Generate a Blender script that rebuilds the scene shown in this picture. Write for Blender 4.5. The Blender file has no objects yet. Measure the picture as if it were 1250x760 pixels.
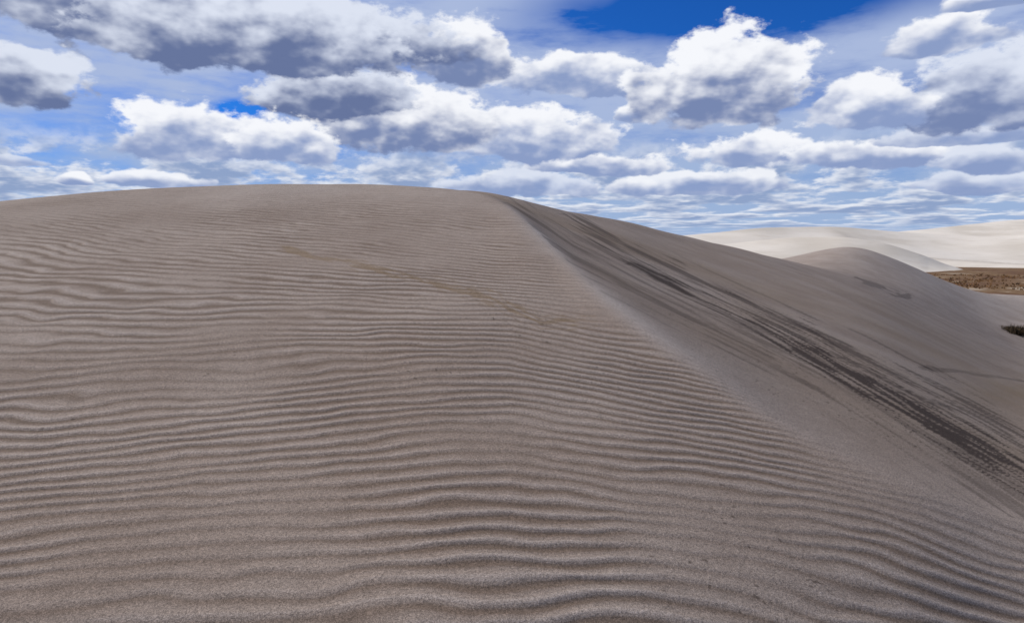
import bpy, math, numpy as np
from mathutils import Vector
rng=np.random.default_rng(7)
sc=bpy.context.scene
F=833.0; TH=math.radians(-6.2); CT,ST=math.cos(TH),math.sin(TH)
EYE=8.0
# ---------------------------------------------------------------- helpers
def pix_dir(px,py):
    x=(np.asarray(px,float)-625)/F; v=(380-np.asarray(py,float))/F
    return x, CT-v*ST, v*CT+ST
def pix_pt(px,py,Y):
    x,y,z=pix_dir(px,py); k=Y/y
    return x*k, Y+0*x, z*k
def to_pix(x,y,z):
    yy=np.maximum(y,1e-3)
    f=yy*CT+z*ST; u=-yy*ST+z*CT
    f=np.maximum(f,1e-3)
    return 625+F*x/f, 380-F*u/f
def azel(px,py):
    x,y,z=pix_dir(px,py)
    return math.degrees(math.atan2(x,y)), math.degrees(math.atan2(z,math.hypot(x,y)))
def pchip(xk,yk,x):
    xk=np.asarray(xk,float); yk=np.asarray(yk,float); x=np.clip(x,xk[0],xk[-1])
    h=np.diff(xk); d=np.diff(yk)/h
    m=np.zeros_like(yk)
    for i in range(1,len(xk)-1):
        if d[i-1]*d[i]>0:
            w1=2*h[i]+h[i-1]; w2=h[i]+2*h[i-1]
            m[i]=(w1+w2)/(w1/d[i-1]+w2/d[i])
    m[0]=d[0]; m[-1]=d[-1]
    i=np.clip(np.searchsorted(xk,x,side='right')-1,0,len(xk)-2)
    t=(x-xk[i])/h[i]
    return (2*t**3-3*t**2+1)*yk[i]+(t**3-2*t**2+t)*h[i]*m[i]+(-2*t**3+3*t**2)*yk[i+1]+(t**3-t**2)*h[i]*m[i+1]
def sstep(a,b,x):
    t=np.clip((x-a)/(b-a),0,1); return t*t*(3-2*t)
_P=rng.random((256,256)).astype(np.float32)
def vnoise(x,y):
    xi=np.floor(x).astype(np.int64); yi=np.floor(y).astype(np.int64)
    fx=x-xi; fy=y-yi
    fx=fx*fx*fx*(fx*(fx*6-15)+10); fy=fy*fy*fy*(fy*(fy*6-15)+10)
    a=_P[xi&255,yi&255]; b=_P[(xi+1)&255,yi&255]; c=_P[xi&255,(yi+1)&255]; d=_P[(xi+1)&255,(yi+1)&255]
    return ((a*(1-fx)+b*fx)*(1-fy)+(c*(1-fx)+d*fx)*fy)*2-1
def fbm(x,y,o=4,g=.5):
    s=0;a=1;n=0
    for k in range(o):
        s=s+a*vnoise(x*2**k+17.3*k,y*2**k+9.1*k); n+=a; a*=g
    return s/n
def grid_mesh(name,V,nr,nc,wrap,attrs,mat):
    idx=np.arange(nr*nc).reshape(nr,nc)
    if wrap: idx=np.concatenate([idx,idx[:,:1]],1)
    a=idx[:-1,:-1].ravel();b=idx[:-1,1:].ravel();c=idx[1:,1:].ravel();d=idx[1:,:-1].ravel()
    f=np.stack([a,b,c,d],1).astype(np.int32)
    me=bpy.data.meshes.new(name)
    me.vertices.add(len(V)); me.vertices.foreach_set('co',V.astype(np.float32).ravel())
    me.loops.add(f.size); me.loops.foreach_set('vertex_index',f.ravel())
    me.polygons.add(len(f)); me.polygons.foreach_set('loop_start',np.arange(0,f.size,4,dtype=np.int32))
    me.update(calc_edges=True)
    me.polygons.foreach_set('use_smooth',np.ones(len(f),bool))
    for k,v in attrs.items():
        at=me.attributes.new(k,'FLOAT','POINT'); at.data.foreach_set('value',v.astype(np.float32).ravel())
    if me.polygons[0].normal.z<0: me.flip_normals()
    ob=bpy.data.objects.new(name,me); sc.collection.objects.link(ob); me.materials.append(mat)
    return ob
class NT:
    def __init__(s,nt): s.nt=nt; s.L=nt.links
    def put(s,sock,v):
        if isinstance(v,bpy.types.NodeSocket): s.L.new(v,sock)
        else:
            if isinstance(v,(tuple,list)) and len(v)==3 and sock.type=='RGBA': v=(*v,1)
            sock.default_value=v
    def n(s,t,ins=None,**p):
        nd=s.nt.nodes.new(t)
        for k,v in p.items(): setattr(nd,k,v)
        for k,v in (ins or {}).items(): s.put(nd.inputs[k],v)
        return nd
    def m(s,op,a,b=0.0,c=None,clamp=False):
        nd=s.n('ShaderNodeMath',{0:a,1:b},operation=op,use_clamp=clamp)
        if c is not None: s.put(nd.inputs[2],c)
        return nd.outputs[0]
    def v(s,op,a,b=None,c=None):
        nd=s.n('ShaderNodeVectorMath',{0:a},operation=op)
        if b is not None: s.put(nd.inputs[1],b)
        if c is not None: s.put(nd.inputs[2],c)
        return nd.outputs['Value'] if op in('LENGTH','DOT_PRODUCT') else nd.outputs['Vector']
    def mr(s,x,a,b,c=0.0,d=1.0,smooth=True):
        return s.n('ShaderNodeMapRange',{'Value':x,'From Min':a,'From Max':b,'To Min':c,'To Max':d},interpolation_type='SMOOTHSTEP' if smooth else 'LINEAR').outputs[0]
    def mix(s,f,a,b,bt='MIX'):
        nd=s.n('ShaderNodeMix',data_type='RGBA',blend_type=bt)
        s.put(nd.inputs[0],f); s.put(nd.inputs[6],a); s.put(nd.inputs[7],b); return nd.outputs[2]
    def noise(s,vec,scale,det=3,rough=.5,out=0,dist=0.):
        return s.n('ShaderNodeTexNoise',{'Vector':vec,'Scale':scale,'Detail':det,'Roughness':rough,'Distortion':dist}).outputs[out]
# ---------------------------------------------------------------- materials
def new_mat(name):
    m=bpy.data.materials.new(name); m.use_nodes=True; nt=m.node_tree
    b=nt.nodes['Principled BSDF']; b.inputs['Roughness'].default_value=.95
    b.inputs['Specular IOR Level'].default_value=.15
    return m,NT(nt),b
sand,S,B=new_mat('sand')
co=S.n('ShaderNodeTexCoord').outputs['Object']
def attr(n): return S.n('ShaderNodeAttribute',attribute_name=n).outputs['Fac']
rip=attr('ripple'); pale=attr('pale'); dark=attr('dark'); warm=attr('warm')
g1=S.noise(co,190,2,.7); g2=S.noise(co,70,2,.6); g3=S.noise(co,.6,4,.55); g4=S.noise(co,9,3,.6)
col=S.mix(S.mr(g3,.3,.7),(.245,.190,.155),(.305,.246,.206))  # darker base colour stands in for cloud shadow over the near dune
col=S.mix(S.mr(rip,-1.0,.1,.72,0),col,(.130,.088,.062))  # coarse dark grains in troughs, plus ripple shade put into the colour
col=S.mix(S.mr(rip,.3,1.0,0,.45),col,(.39,.33,.295))  # crest light put into the colour, counterpart of the trough shade
col=S.mix(S.m('MULTIPLY',warm,.72),col,(.20,.138,.082))
col=S.mix(pale,col,(.47,.41,.37))
col=S.mix(S.m('MULTIPLY',dark,.94),col,(.042,.027,.020))
gr=S.m('MULTIPLY',S.mr(g1,.3,.72,.42,1.65,False),S.mr(g2,.3,.7,.75,1.25,False))
gr=S.m('MULTIPLY',gr,S.mr(g4,.3,.7,.93,1.07,False))
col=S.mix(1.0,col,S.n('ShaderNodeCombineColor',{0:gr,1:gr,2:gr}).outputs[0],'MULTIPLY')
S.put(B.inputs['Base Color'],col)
bh=S.m('ADD',S.m('MULTIPLY',g1,.5),g2)
S.put(B.inputs['Normal'],S.n('ShaderNodeBump',{'Strength':.5,'Distance':.006,'Height':bh}).outputs[0])

fsand,S,B=new_mat('sand_sunlit_tone')
co=S.n('ShaderNodeTexCoord').outputs['Object']
gA=S.noise(S.v('MULTIPLY',co,(.6,1.,3.)),.05,5,.55); gB=S.noise(S.v('MULTIPLY',co,(.3,1.,4.)),.4,4,.6)
sh=S.n('ShaderNodeAttribute',attribute_name='shade').outputs['Fac']
col=S.mix(S.mr(gA,.35,.65),(.66,.59,.50),(.80,.73,.64))  # bright base colour carries the sunlight on the far dunes
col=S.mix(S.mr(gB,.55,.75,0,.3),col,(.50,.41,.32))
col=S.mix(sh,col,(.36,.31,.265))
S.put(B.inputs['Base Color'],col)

fld,S,B=new_mat('dry_grassland')
co=S.n('ShaderNodeTexCoord').outputs['Object']
gA=S.noise(co,.09,6,.65); gB=S.noise(co,.9,5,.7)
col=S.mix(S.mr(gA,.35,.62),(.13,.062,.030),(.21,.13,.065))
col=S.mix(S.mr(gB,.52,.66,0,.8),col,(.05,.035,.02))
col=S.mix(S.mr(gA,.57,.64,0,.75),col,(.42,.35,.27))
S.put(B.inputs['Base Color'],col)

shr,S,B=new_mat('dry_shrub_twigs')
co=S.n('ShaderNodeTexCoord').outputs['Object']
S.put(B.inputs['Base Color'],S.mix(S.mr(S.noise(co,6,3),.35,.65),(.022,.016,.012),(.10,.07,.04)))
grs,S,B=new_mat('dry_grass')
co=S.n('ShaderNodeTexCoord').outputs['Object']
S.put(B.inputs['Base Color'],S.mix(S.mr(S.noise(co,.3,4),.35,.65),(.09,.05,.025),(.24,.13,.055)))
# ---------------------------------------------------------------- main dune
Yb_py=[222,226,235,248,262,280,300,330,400,500,600,700,760]
Yb_Y =[17.2,16.3,15,13.7,12.5,11.3,10.1,8.5,6.4,4.85,3.8,3.12,2.82]
Yb=lambda py: pchip(Yb_py,Yb_Y,py)
g=lambda px: pchip([-400,500,700,900,1100,1250,1700],[1,1,1.03,1.09,1.18,1.28,1.45],px)
pyB=lambda px: pchip([-300,-100,0,60,130,250,330,400,470,530,570,600,625,660,720,800,880,960,1100,1250,1500],
                     [262,251,244.5,238,232,227,224,223,224.5,229,233,240,254,285,344,408,464,518,586,638,698],px)
YE=lambda px: pchip([-300,300,500,600,650,720,800,900,1000,1150,1250,1600],[21,22,21,19,20,24,28,33,38,42,43,46],px)
pyE_k=([450,500,550,575,600,625,650,700,740,780,820,860,900,960,1000,1060,1150,1250,1600],[244,236,231.5,232,235,240,246.5,256,261.5,270,281,290.5,300,314,325,345,386,430,520])
KP=[-300,-150,-50,50,150,250,350,450,500,540,570,590,605,620,635,650,670,690,720,760,800,840,880,920,960,1000,1040,1080,1120,1160,1200,1250,1300,1400]
rows=[[] for _ in range(22)]
NW=8
def add(i,x,y,z): rows[i].append((math.atan2(x,y),math.log(math.hypot(x,y)),z/math.hypot(x,y)))
for px in KP:
    px=float(px); gb=float(g(px)); pb=float(pyB(px))
    x,y,z=pix_pt(px,760,float(Yb(760))*gb); a=math.atan2(x,y)
    for i,(r,zz) in enumerate([(.35,-1.50),(1.2,-1.52)]):
        zz+= -.10*max(0,a)*r
        add(i,r*math.sin(a),r*math.cos(a),zz)
    for k in range(NW+1):
        py=760+(pb-760)*(k/NW)
        Y=float(Yb(py))*gb
        x,y,z=pix_pt(px,py,Y); add(2+k,float(x),float(y),float(z))
    xB,yB,zB=[float(q) for q in (x,y,z)]
    ye=float(YE(px))
    if px>=450:
        xE,yE,zE=[float(q) for q in pix_pt(px,float(pchip(*pyE_k,px)),ye)]
    else:
        a=math.atan2(xB,yB); yE=yB+4.5; xE=yE*math.tan(a); zE=zB-.6
    for j,f in enumerate([.22,.45,.7,.88]):
        Y=yB**(1-f)*yE**f; w=(Y-yB)/(yE-yB)
        xx=xB+(xE-xB)*w
        zz=zB+(zE-zB)*w
        if px>=600: zz+= -.14*math.sin(math.pi*w)*min(1,(px-600)/200)
        add(11+j,xx,Y,zz)
    add(15,xE,yE,zE)
    a=math.atan2(xE,yE)
    hz=float(pchip([-300,500,700,900,960,1000,1040,1100,1250,1600],[-6,-5,-4,-2.6,-2.6,-2.35,-2.6,-3.55,-7.3,-8.6],px))
    hy=max(yE+8,53.)
    add(16,hy*math.tan(a),hy,hz)
    my=72.
    if px>=900:
        xm,ym,zm=[float(q) for q in pix_pt(px,float(pchip([900,930,960,1000,1025,1040,1055,1100,1150,1200,1250,1600],[322,314,305,294,287,285,287,308,333,353,367,420],px)),my)]
        add(17,xm,ym,zm)
    else: add(17,my*math.tan(a),my,-5.5)
    add(18,82*math.tan(a),82,-7.2); add(19,100*math.tan(a),100,-8.6); add(20,130*math.tan(a),130,-10)
rows=rows[:21]
exr=[.35,1.2,2.9,3.4,4.1,5,6.2,8,10.5,13,16,19,22,26,31,37,56,80,100,120,150]
for a,zs in [(-80,[-1.5,-1.52,-1.55,-1.5,-1.45,-1.35,-1.2,-1.0,-.7,-.5,-.6,-1,-1.5,-2,-3,-4,-6,-7.5,-8.3,-9,-10]),
             (-135,[-1.5,-1.55,-1.75,-1.8,-1.9,-2,-2.2,-2.4,-2.6,-2.8,-3,-3.3,-3.6,-4,-4.5,-5,-6.5,-7.7,-8.4,-9,-10]),
             (135,[-1.5,-1.58,-1.85,-2,-2.1,-2.4,-2.7,-3.1,-3.6,-4,-4.5,-5,-5.5,-6,-6.5,-7,-7.8,-8.2,-8.5,-9,-10]),
             (85,[-1.53,-1.62,-1.95,-2.1,-2.3,-2.6,-2.9,-3.4,-4,-4.5,-5.1,-5.6,-6,-6.5,-7,-7.4,-8,-8.3,-8.6,-9,-10])]:
    for i in range(21):
        rr=math.radians(a); add(i,exr[i]*math.sin(rr),exr[i]*math.cos(rr),zs[i])
NCF=1150
phi=np.concatenate([np.linspace(math.radians(-180),math.radians(-42),70,endpoint=False),np.linspace(math.radians(-42),math.radians(42),NCF),np.linspace(math.radians(42),math.radians(180),71)[1:-1]])
NC=len(phi); K=len(rows)
LR=np.zeros((K,NC)); TT=np.zeros((K,NC))
for i,r in enumerate(rows):
    r=sorted(r); A=[q[0] for q in r]; A=[r[-1][0]-2*math.pi]+A+[r[0][0]+2*math.pi]
    R=[r[-1][1]]+[q[1] for q in r]+[r[0][1]]; T=[r[-1][2]]+[q[2] for q in r]+[r[0][2]]
    LR[i]=pchip(A,R,phi); TT[i]=pchip(A,T,phi)
segs=[5,12]+[108]*8+[70,60,60,50,36]+[46,40]+[14,8,5]
s=np.concatenate([i+np.arange(n)/n for i,n in enumerate(segs)]+[[len(segs)-1e-9]])
def herm(Kv,s):
    d=np.diff(Kv,axis=0); m=np.zeros_like(Kv)
    a,b=d[:-1],d[1:]; ok=a*b>0
    m[1:-1]=np.where(ok,2*a*b/np.where(ok,a+b,1),0); m[0]=d[0]; m[-1]=d[-1]
    i=np.clip(np.floor(s).astype(int),0,len(Kv)-2); t=(s-i)[:,None]
    return (2*t**3-3*t**2+1)*Kv[i]+(t**3-2*t**2+t)*m[i]+(-2*t**3+3*t**2)*Kv[i+1]+(t**3-t**2)*m[i+1]
L=herm(LR,s); T=herm(TT,s)
def blur(A,w,ax):
    k=np.exp(-.5*(np.arange(-3*w,3*w+1)/w)**2); k/=k.sum()
    P=np.pad(A,[(3*w,3*w) if i==ax else (0,0) for i in (0,1)],mode='edge'); o=np.zeros_like(A)
    for j,kk in enumerate(k): o+=kk*(P[j:j+A.shape[0],:] if ax==0 else P[:,j:j+A.shape[1]])
    return o
L=blur(blur(L,11,0),12,1); T=blur(blur(T,11,0),12,1)
R=np.exp(L); PH=phi[None,:]+0*R
X=R*np.sin(PH); Y=R*np.cos(PH); Z=T*R
PX,PY=to_pix(X,Y,Z)
front=(Y>1)
SR=s[:,None]+0*R
Z+=fbm(X*.35,Y*.35,3)*.03*sstep(3,8,R)+fbm(X*.09+5,Y*.09,3)*.12*sstep(14,30,R)
# ripples
wind=sstep(10.5,9.3,SR+fbm(X*.5,Y*.5,2)*.45)
sl=-.16+.46*sstep(3.6,12,Y)
d=np.where(X<0,X*sl,X*(.02+.30*sstep(3.6,6.5,Y)))+.05*np.exp(-(X/1.2)**2)
d=d+.30*fbm(X*.30+3,Y*.30,2)+.11*fbm(X*1.0,Y*1.5+4,3)+.02*fbm(X*3,Y*4+4,2)
U=Y+d
uk=np.linspace(-60,300,7000); lam=.120+.015*sstep(3,5,uk)+.10*sstep(6,14,uk)+.3*sstep(18,60,uk)
ph=np.interp(U.ravel(),uk,np.cumsum(1/lam)*(uk[1]-uk[0])).reshape(U.shape)*2*math.pi
ph=ph+1.6*fbm(X*1.8+9,Y*3+1,3)
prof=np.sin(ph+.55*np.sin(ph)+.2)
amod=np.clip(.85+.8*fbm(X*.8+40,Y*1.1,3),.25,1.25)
lamU=np.interp(U.ravel(),uk,lam).reshape(U.shape)
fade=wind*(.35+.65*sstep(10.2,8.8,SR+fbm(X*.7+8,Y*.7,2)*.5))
amp=lamU*.042*amod*fade
Z+=amp*prof
prof2=np.sin((X*.55+Y*.9+.4*fbm(X*.6,Y*.6,3))*2*math.pi/.35)
slope=sstep(10.3,11.5,SR)*sstep(16,14,SR)
Z+=prof2*.0045*slope*np.clip(.4+fbm(X*.2,Y*.2,2),0,1)
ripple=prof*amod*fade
# --- albedo masks
pale=.50*np.exp(-((SR-10.0)/.32)**2)*sstep(600,650,PX)*sstep(1050,800,PX)*front
pale+=.28*np.exp(-((SR-9.8)/.25)**2)*sstep(20,300,PX)*sstep(680,560,PX)*front
pale+=.40*sstep(15.3,16.8,SR)
pale*=np.clip(.85+.6*fbm(X*.7,Y*.7,4),0,1.3)
pale=np.clip(pale,0,1)
def line_mask(pts,w0,w1,sx,sy,th0,th1,seed):
    pts=np.array(pts,float); yl=np.interp(PX.ravel(),pts[:,0],pts[:,1]).reshape(PX.shape)
    u=(PX-pts[0,0])/(pts[-1,0]-pts[0,0]); dd=PY-yl
    w=w0+(w1-w0)*np.clip(u,0,1)
    env=np.exp(-(dd/w)**2)*sstep(-.04,.06,u)*sstep(1.3,1.1,u)
    n=fbm(PX/sx+seed,dd/sy+seed*1.7,4,.6)
    return sstep(th0,th1,n+env*.55-.28)*sstep(.05,.4,env), env
vis=front*(SR<15.5)*(SR>10.0)
m1,_=line_mask([(770,322),(860,362),(930,398),(1000,436),(1080,482),(1160,528),(1250,580),(1400,660)],7,30,52,2.6,.0,.30,3)
m1*=.6+.4*sstep(860,980,PX)
m2,_=line_mask([(690,262),(760,300),(860,350),(960,395),(1060,440),(1180,500),(1400,620)],14,34,80,2.6,.10,.42,11)
m3,_=line_mask([(620,248),(700,300),(800,350),(900,400),(1000,450),(1250,610)],26,50,100,3,.04,.55,23)
dark=np.clip(m1+.7*m2+.5*m3,0,1)*vis
m4,_=line_mask([(1040,338),(1070,348),(1100,360)],3,4,14,3,.0,.25,31)
m5,_=line_mask([(1120,448),(1180,455),(1260,465)],3,3,40,3,.05,.3,37)
dark=np.clip(dark+.5*m4*front*(SR>14)*(SR<16.5)+.4*m5*vis,0,1)
speck=sstep(.66,.72,fbm(X*26,Y*26+3,2,.6))*(R<9)*front
dark=np.clip(dark+.6*speck*sstep(.3,.5,fbm(X*.9+70,Y*.9,2)),0,1)
m6,e6=line_mask([(330,300),(400,317),(470,331),(530,345),(600,364),(660,392)],4,11,30,2.5,.0,.42,43)
warm=np.clip(.95*m6,0,1)*front*(SR<10)
warm=warm+.62*sstep(10.0,11,SR)*sstep(15.5,12,SR)*np.clip(fbm(X*.3,Y*.3,3)*1.2+.75,0,1)
warm=warm+.5*sstep(1130,1250,PX)*np.exp(-((PY-480)/14)**2)*vis
warm=np.clip(warm,0,1)
V=np.stack([X,Y,Z+EYE],-1).reshape(-1,3)
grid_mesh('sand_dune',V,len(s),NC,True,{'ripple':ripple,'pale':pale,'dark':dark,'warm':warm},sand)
# ---------------------------------------------------------------- far dunes
def far_dune(crest,Yc,Yf,Yk,seed,p0,p1,rid,bend):
    nc=500; nr=140
    px=np.linspace(p0,p1,nc); cy=pchip([c[0] for c in crest],[c[1] for c in crest],px)
    x,y,z=pix_pt(px,cy,Yc+bend*np.sin(px*.011+seed))
    tt=np.linspace(0,1,nr)
    Vx=np.zeros((nr,nc));Vy=Vx.copy();Vz=Vx.copy()
    for i,t in enumerate(tt):
        if t<.7:
            q=t/.7; Yy=Yf+(y-Yf)*q; zz=-8.4+(z+8.4)*(q**1.25)
        else:
            q=(t-.7)/.3; Yy=y+(Yk-y)*q; zz=z-(z+10)*q
        Vy[i]=Yy; Vx[i]=x/y*Yy; Vz[i]=zz
    q=np.clip(tt/.7,0,1)[:,None]
    n=fbm(Vx*.012+seed,Vy*.02+seed,4)
    rd=np.abs(fbm(Vx*.010+seed*3+Vy*.006,Vy*.012,2))
    fl=np.clip((z+9)/4,0,1)[None,:]
    Vz+=(n*1.6-rd*rid)*np.sin(math.pi*np.clip(q,0,1))*fl
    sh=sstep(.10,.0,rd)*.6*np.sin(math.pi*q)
    return Vx,Vy,Vz,sh,nr,nc
for nm,args in [('sand_dune',([(700,292),(820,288),(865,284.5),(940,277.5),(1010,276.5),(1090,282),(1150,286),(1250,291),(1400,302),(1600,330)],230,165,300,2.,700,1600,6.,12)),
                ('sand_dune',([(800,300),(880,298),(930,293),(975,289.5),(1020,289),(1070,295),(1120,309),(1160,324),(1200,334),(1300,340),(1500,341)],175,148,205,4.,800,1500,2.5,6)),
                ('sand_dune',([(1000,292),(1080,284),(1130,279.5),(1200,272),(1250,267.5),(1400,262),(1600,268),(1800,285)],430,310,560,6.,1000,1800,9,15))]:
    Vx,Vy,Vz,sh,nr,nc=far_dune(*args)
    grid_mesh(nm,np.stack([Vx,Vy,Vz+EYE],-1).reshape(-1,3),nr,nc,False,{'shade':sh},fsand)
# ---------------------------------------------------------------- plain
rr=np.concatenate([[1],np.geomspace(20,12000,120)]); aa=np.linspace(-math.pi,math.pi,361)[:-1]
RR,AA=np.meshgrid(rr,aa,indexing='ij')
gx=RR*np.sin(AA);gy=RR*np.cos(AA); gz=.25*fbm(gx*.03,gy*.03,3)*sstep(60,120,RR)
grid_mesh('ground',np.stack([gx,gy,gz],-1).reshape(-1,3),len(rr),360,True,{},fld)
# ---------------------------------------------------------------- vegetation
def blades(name,base,hts,wid,lean,mat,nb):
    n=len(base); tot=n*nb
    b=np.repeat(base,nb,0); h=np.repeat(hts,nb)*rng.uniform(.5,1.1,tot); sp=np.repeat(hts,nb)*.35
    b=b+np.stack([rng.normal(0,1,tot)*sp,rng.normal(0,1,tot)*sp,np.zeros(tot)],1)
    an=rng.uniform(0,2*math.pi,tot); w=wid*rng.uniform(.6,1.4,tot)
    tip=b+np.stack([rng.normal(0,lean,tot)*h,rng.normal(0,lean,tot)*h,h],1)
    dx=np.stack([np.cos(an)*w,np.sin(an)*w,0*w],1)
    Vv=np.stack([b-dx,b+dx,tip+dx*.3,tip-dx*.3],1).reshape(-1,3)
    me=bpy.data.meshes.new(name); me.from_pydata(Vv.tolist(),[],[(4*i,4*i+1,4*i+2,4*i+3) for i in range(tot)])
    me.materials.append(mat); ob=bpy.data.objects.new(name,me); sc.collection.objects.link(ob); return ob
n=2300
yy=rng.uniform(90,146,n); pxs=rng.uniform(1060,1600,n); xx=(pxs-625)/F*yy*CT
keep=fbm(xx*.06,yy*.1,3)>-.12; xx,yy=xx[keep],yy[keep]
blades('grass',np.stack([xx,yy,0*xx],1),rng.uniform(.15,.45,len(xx)),.05,.35,grs,7)
def surf(px,py):
    dd=(PX-px)**2+(PY-py)**2+1e6*(~((Y>20)&(SR>13)&(SR<17.2))); i=np.unravel_index(np.argmin(dd),dd.shape)
    return X[i],Y[i],Z[i]+EYE
for px,py,w,h in [(1240,405,1.6,.60)]:
    x0,y0,z0=surf(px,py)
    n=90; bx=rng.normal(0,w*.45,n); by=rng.normal(0,.6,n)
    blades('shrub',np.stack([x0+bx,y0+by,z0-.1+0*bx],1),h*np.exp(-(bx/w)**2)*rng.uniform(.4,1.1,n)+.05,.035,.6,shr,22)
# ---------------------------------------------------------------- sun & sky
SAZ,SEL=math.radians(-66),math.radians(39)
sd=Vector((math.sin(SAZ)*math.cos(SEL),math.cos(SAZ)*math.cos(SEL),math.sin(SEL)))
sl_=bpy.data.lights.new('sun','SUN'); sl_.energy=3.7; sl_.angle=math.radians(.5); sl_.color=(1,.94,.86)
so=bpy.data.objects.new('sun',sl_); so.rotation_euler=sd.to_track_quat('Z','Y').to_euler(); so.location=(0,0,60); sc.collection.objects.link(so)
w=bpy.data.worlds.new('World'); sc.world=w; w.use_nodes=True; nt=w.node_tree
W=NT(nt); bg=nt.nodes['Background']; bg.inputs[1].default_value=.1
def skynode(W,vec=None):
    nd=W.n('ShaderNodeTexSky',sky_type='NISHITA',sun_disc=False,sun_elevation=SEL,sun_rotation=SAZ,altitude=800,air_density=1.0,dust_density=.3,ozone_density=2.5)
    if vec is not None and len(nd.inputs): W.put(nd.inputs[0],vec)
    return nd.outputs[0]
D=W.n('ShaderNodeTexCoord').outputs['Generated']
gen=W.noise(W.v('MULTIPLY',D,(2,2,5)),2.2,5,.55)
W.put(bg.inputs[0],W.mix(W.mr(gen,.42,.60,0,.7),skynode(W),(4.4,4.7,5.5)))
# the cloudy sky: a ring of dome from the horizon up to 32 degrees all the way round (the sun stands above it)
skm=bpy.data.materials.new('cloudy_sky'); skm.use_nodes=True; nt=skm.node_tree; nt.nodes.clear()
try: skm.cycles.emission_sampling='NONE'
except Exception: pass
W=NT(nt)
D=W.v('NORMALIZE',W.n('ShaderNodeTexCoord').outputs['Object'])
sx=W.n('ShaderNodeSeparateXYZ',{0:D})
az=W.m('MULTIPLY',W.m('ARCTAN2',sx.outputs[0],sx.outputs[1]),57.29578)
el=W.m('MULTIPLY',W.m('ARCSINE',sx.outputs[2]),57.29578)
Ds=W.v('MULTIPLY',D,(1,1,1.7))
wv=W.v('SUBTRACT',W.noise(Ds,9,3,.55,out=1),(.5,.5,.5))
q0=W.n('ShaderNodeCombineXYZ',{0:az,1:el,2:0.0}).outputs[0]
q=W.v('MULTIPLY_ADD',wv,(3.2,1.5,0),q0)
veil=W.noise(W.v('MULTIPLY',D,(1.2,1.2,5)),4.2,6,.6)
cov=W.m('MAXIMUM',W.mr(veil,.30,.58,.42,.97),W.mr(el,2,9,.97,0))
for (px,py,hw,hh,st) in [(900,4,390,62,1.1),(298,133,42,16,.95)]:
    a0,e0=azel(px,py); a1,_=azel(px+hw,py); _,e1=azel(px,py-hh)
    ia,ie=1/(a1-a0),1/(e1-e0)
    r=W.v('LENGTH',W.v('MULTIPLY_ADD',q,(ia,ie,0),(-a0*ia,-e0*ie,0)))
    cov=W.m('SUBTRACT',cov,W.mr(r,.35,1.15,st,0),clamp=True)
blue=W.mix(1.0,skynode(W,D),(.08,.40,1.0),'MULTIPLY')
vc=W.mix(W.mr(el,1.0,13),(3.4,4.6,6.9),(4.1,5.0,7.3))
cur=W.mix(cov,blue,vc)
# distant cloud deck seen edge-on near the horizon (flat layer, so it packs into thin rows)
zi=W.m('DIVIDE',1.0,W.m('MAXIMUM',W.m('ADD',sx.outputs[2],.045),.02))
P=W.n('ShaderNodeCombineXYZ',{0:W.m('MULTIPLY',az,.18),1:W.m('MULTIPLY',zi,.46),2:0.0}).outputs[0]
l1=W.noise(P,1.0,6,.58)
l2=W.noise(W.v('ADD',P,(-.05,-.16,0)),1.0,4,.58)
la=W.m('MULTIPLY',W.mr(l1,.43,.53,0,.92),W.m('MULTIPLY',W.mr(el,5.0,8.5,1,0),W.mr(el,.3,1.4,.3,1)))
lc=W.mix(W.mr(W.m('MULTIPLY_ADD',W.m('SUBTRACT',l1,l2),4.0,W.mr(l1,.45,.62,.75,.2)),.1,.95),(2.7,3.6,5.7),(8.1,8.4,9.1))
cur=W.mix(la,cur,lc)
off=(sd.x*.012-.002,sd.y*.004,.020)
Do=W.v('ADD',Ds,off)
n1=W.noise(Ds,13,8,.57); m1_=W.noise(Ds,42,4,.55)
r1=W.noise(Ds,15,3,.5); r2=W.noise(Do,15,3,.5); m2_=W.noise(Do,42,4,.55)
rel=W.m('ADD',W.m('MULTIPLY',W.m('SUBTRACT',r1,r2),1.9),W.m('MULTIPLY',W.m('SUBTRACT',m1_,m2_),.50))
edge=W.m('MULTIPLY_ADD',n1,1.65,W.m('MULTIPLY_ADD',m1_,.55,-1.09))
shn=W.m('ADD',rel,W.m('MULTIPLY_ADD',n1,.5,-.25))
WHT=(9.2,9.35,9.8); W2=(7.2,7.7,8.9)
DK=(1.85,2.45,4.4); DK2=(1.35,1.8,3.4); DM=(2.6,3.4,5.7)
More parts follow.
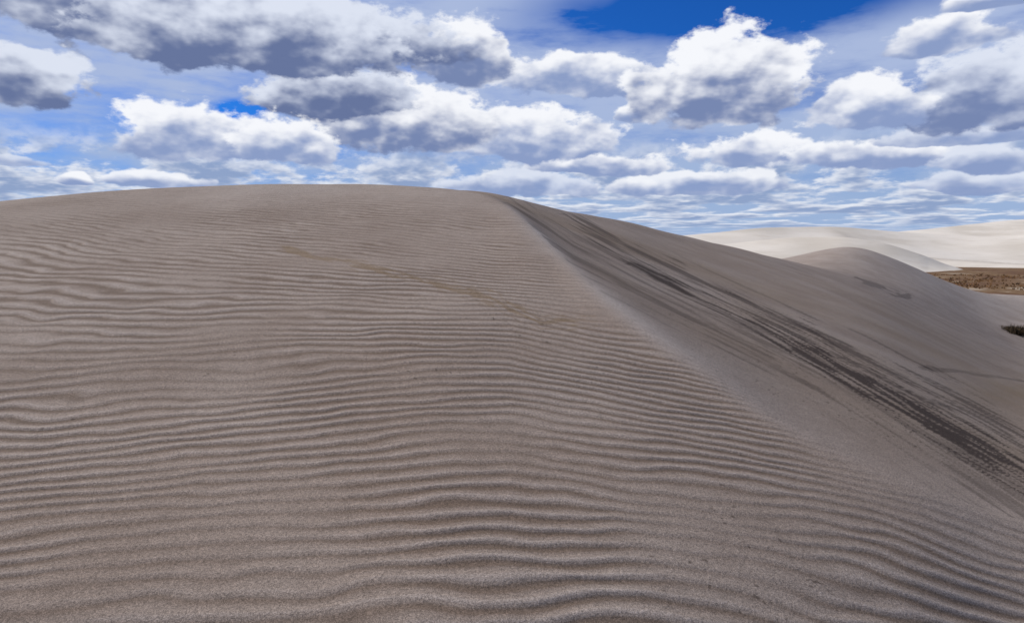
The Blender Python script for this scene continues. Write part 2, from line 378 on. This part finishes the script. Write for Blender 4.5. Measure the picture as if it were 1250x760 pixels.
CL=[(190,222,60,16,2,WHT,DM,.9),(92,222,24,13,2,WHT,DM,1),(20,200,50,14,2,W2,DM,.8),
(640,232,100,24,2.5,W2,DM,.9),(850,228,120,22,2.5,WHT,DM,.9),(1190,225,120,26,2.5,W2,DM,.9),
(740,205,90,20,2.5,WHT,DM,1),(915,192,95,30,2.5,WHT,DM,1),(1065,194,120,34,2.5,WHT,DM,1),(1210,200,90,26,2.5,W2,DM,1),
(1160,168,140,22,2.5,W2,DM,.9),(785,142,40,20,2.5,WHT,DM,1),
(655,178,106,56,2.6,WHT,DM,1),
(490,163,114,70,2.5,WHT,DK,1),(400,126,106,56,2.5,W2,DK2,1),
(250,176,118,56,2.8,WHT,DM,1),(350,186,66,44,2.5,WHT,DM,1),
(710,102,118,52,2.6,WHT,DM,1),(885,124,126,97,3.0,WHT,DK,1),
(1190,130,146,78,2.5,W2,DK,1),(1060,138,98,60,2.6,WHT,DM,1),
(1145,54,92,36,2.5,WHT,DM,1),(1215,6,90,22,2.5,WHT,DM,1),
(560,80,62,74,2.6,WHT,DK,1),(465,58,102,62,2.4,W2,DK2,1),
(100,18,170,80,2.4,W2,DK2,1),(300,62,205,106,3.0,W2,DK2,1),(25,108,85,62,2.6,W2,DK2,1)]
for (px,py,hw,hh,k,lit,dk,op) in CL:
    a0,e0=azel(px,py); a1,_=azel(px+hw,py); _,e1=azel(px,py-hh)
    ia,ie=1/(a1-a0),1/(e1-e0)
    v=W.v('MULTIPLY_ADD',q,(ia,ie,0),(-a0*ia,-e0*ie,0))
    v2=W.v('MAXIMUM',v,W.v('MULTIPLY',v,(1,-k,1)))
    r=W.v('LENGTH',v2)
    e=W.m('SUBTRACT',edge,r)
    al=W.mr(e,-1.02,-.79,0,op)
    yc=W.n('ShaderNodeSeparateXYZ',{0:v}).outputs[1]
    rim=W.m('MULTIPLY_ADD',e,-.45,-.25)
    t=W.m('ADD',W.m('ADD',W.m('MULTIPLY',yc,1.0),shn),rim)
    c=W.mix(W.mr(t,-.30,.74),dk,lit)
    cur=W.mix(al,cur,c)
em=nt.nodes.new('ShaderNodeEmission'); em.inputs[1].default_value=.1; W.put(em.inputs[0],cur)
oo=nt.nodes.new('ShaderNodeOutputMaterial'); nt.links.new(em.outputs[0],oo.inputs[0])
ee=np.radians(np.linspace(-1.5,32,22)); aa=np.linspace(-math.pi,math.pi,181)[:-1]
EE,AA=np.meshgrid(ee,aa,indexing='ij'); RD=11000
sk=grid_mesh('sky',np.stack([RD*np.cos(EE)*np.sin(AA),RD*np.cos(EE)*np.cos(AA),RD*np.sin(EE)],-1).reshape(-1,3),22,180,True,{},skm)
sk.location=(0,0,EYE)
# ---------------------------------------------------------------- camera
cd=bpy.data.cameras.new('camera'); cd.lens=24; cd.sensor_width=36; cd.clip_end=30000; cd.clip_start=.05
cam=bpy.data.objects.new('camera',cd); cam.location=(0,0,EYE); cam.rotation_euler=(math.pi/2+TH,0,0)
sc.collection.objects.link(cam); sc.camera=cam
sc.view_settings.view_transform='Standard'; sc.view_settings.look='None'; sc.view_settings.exposure=0
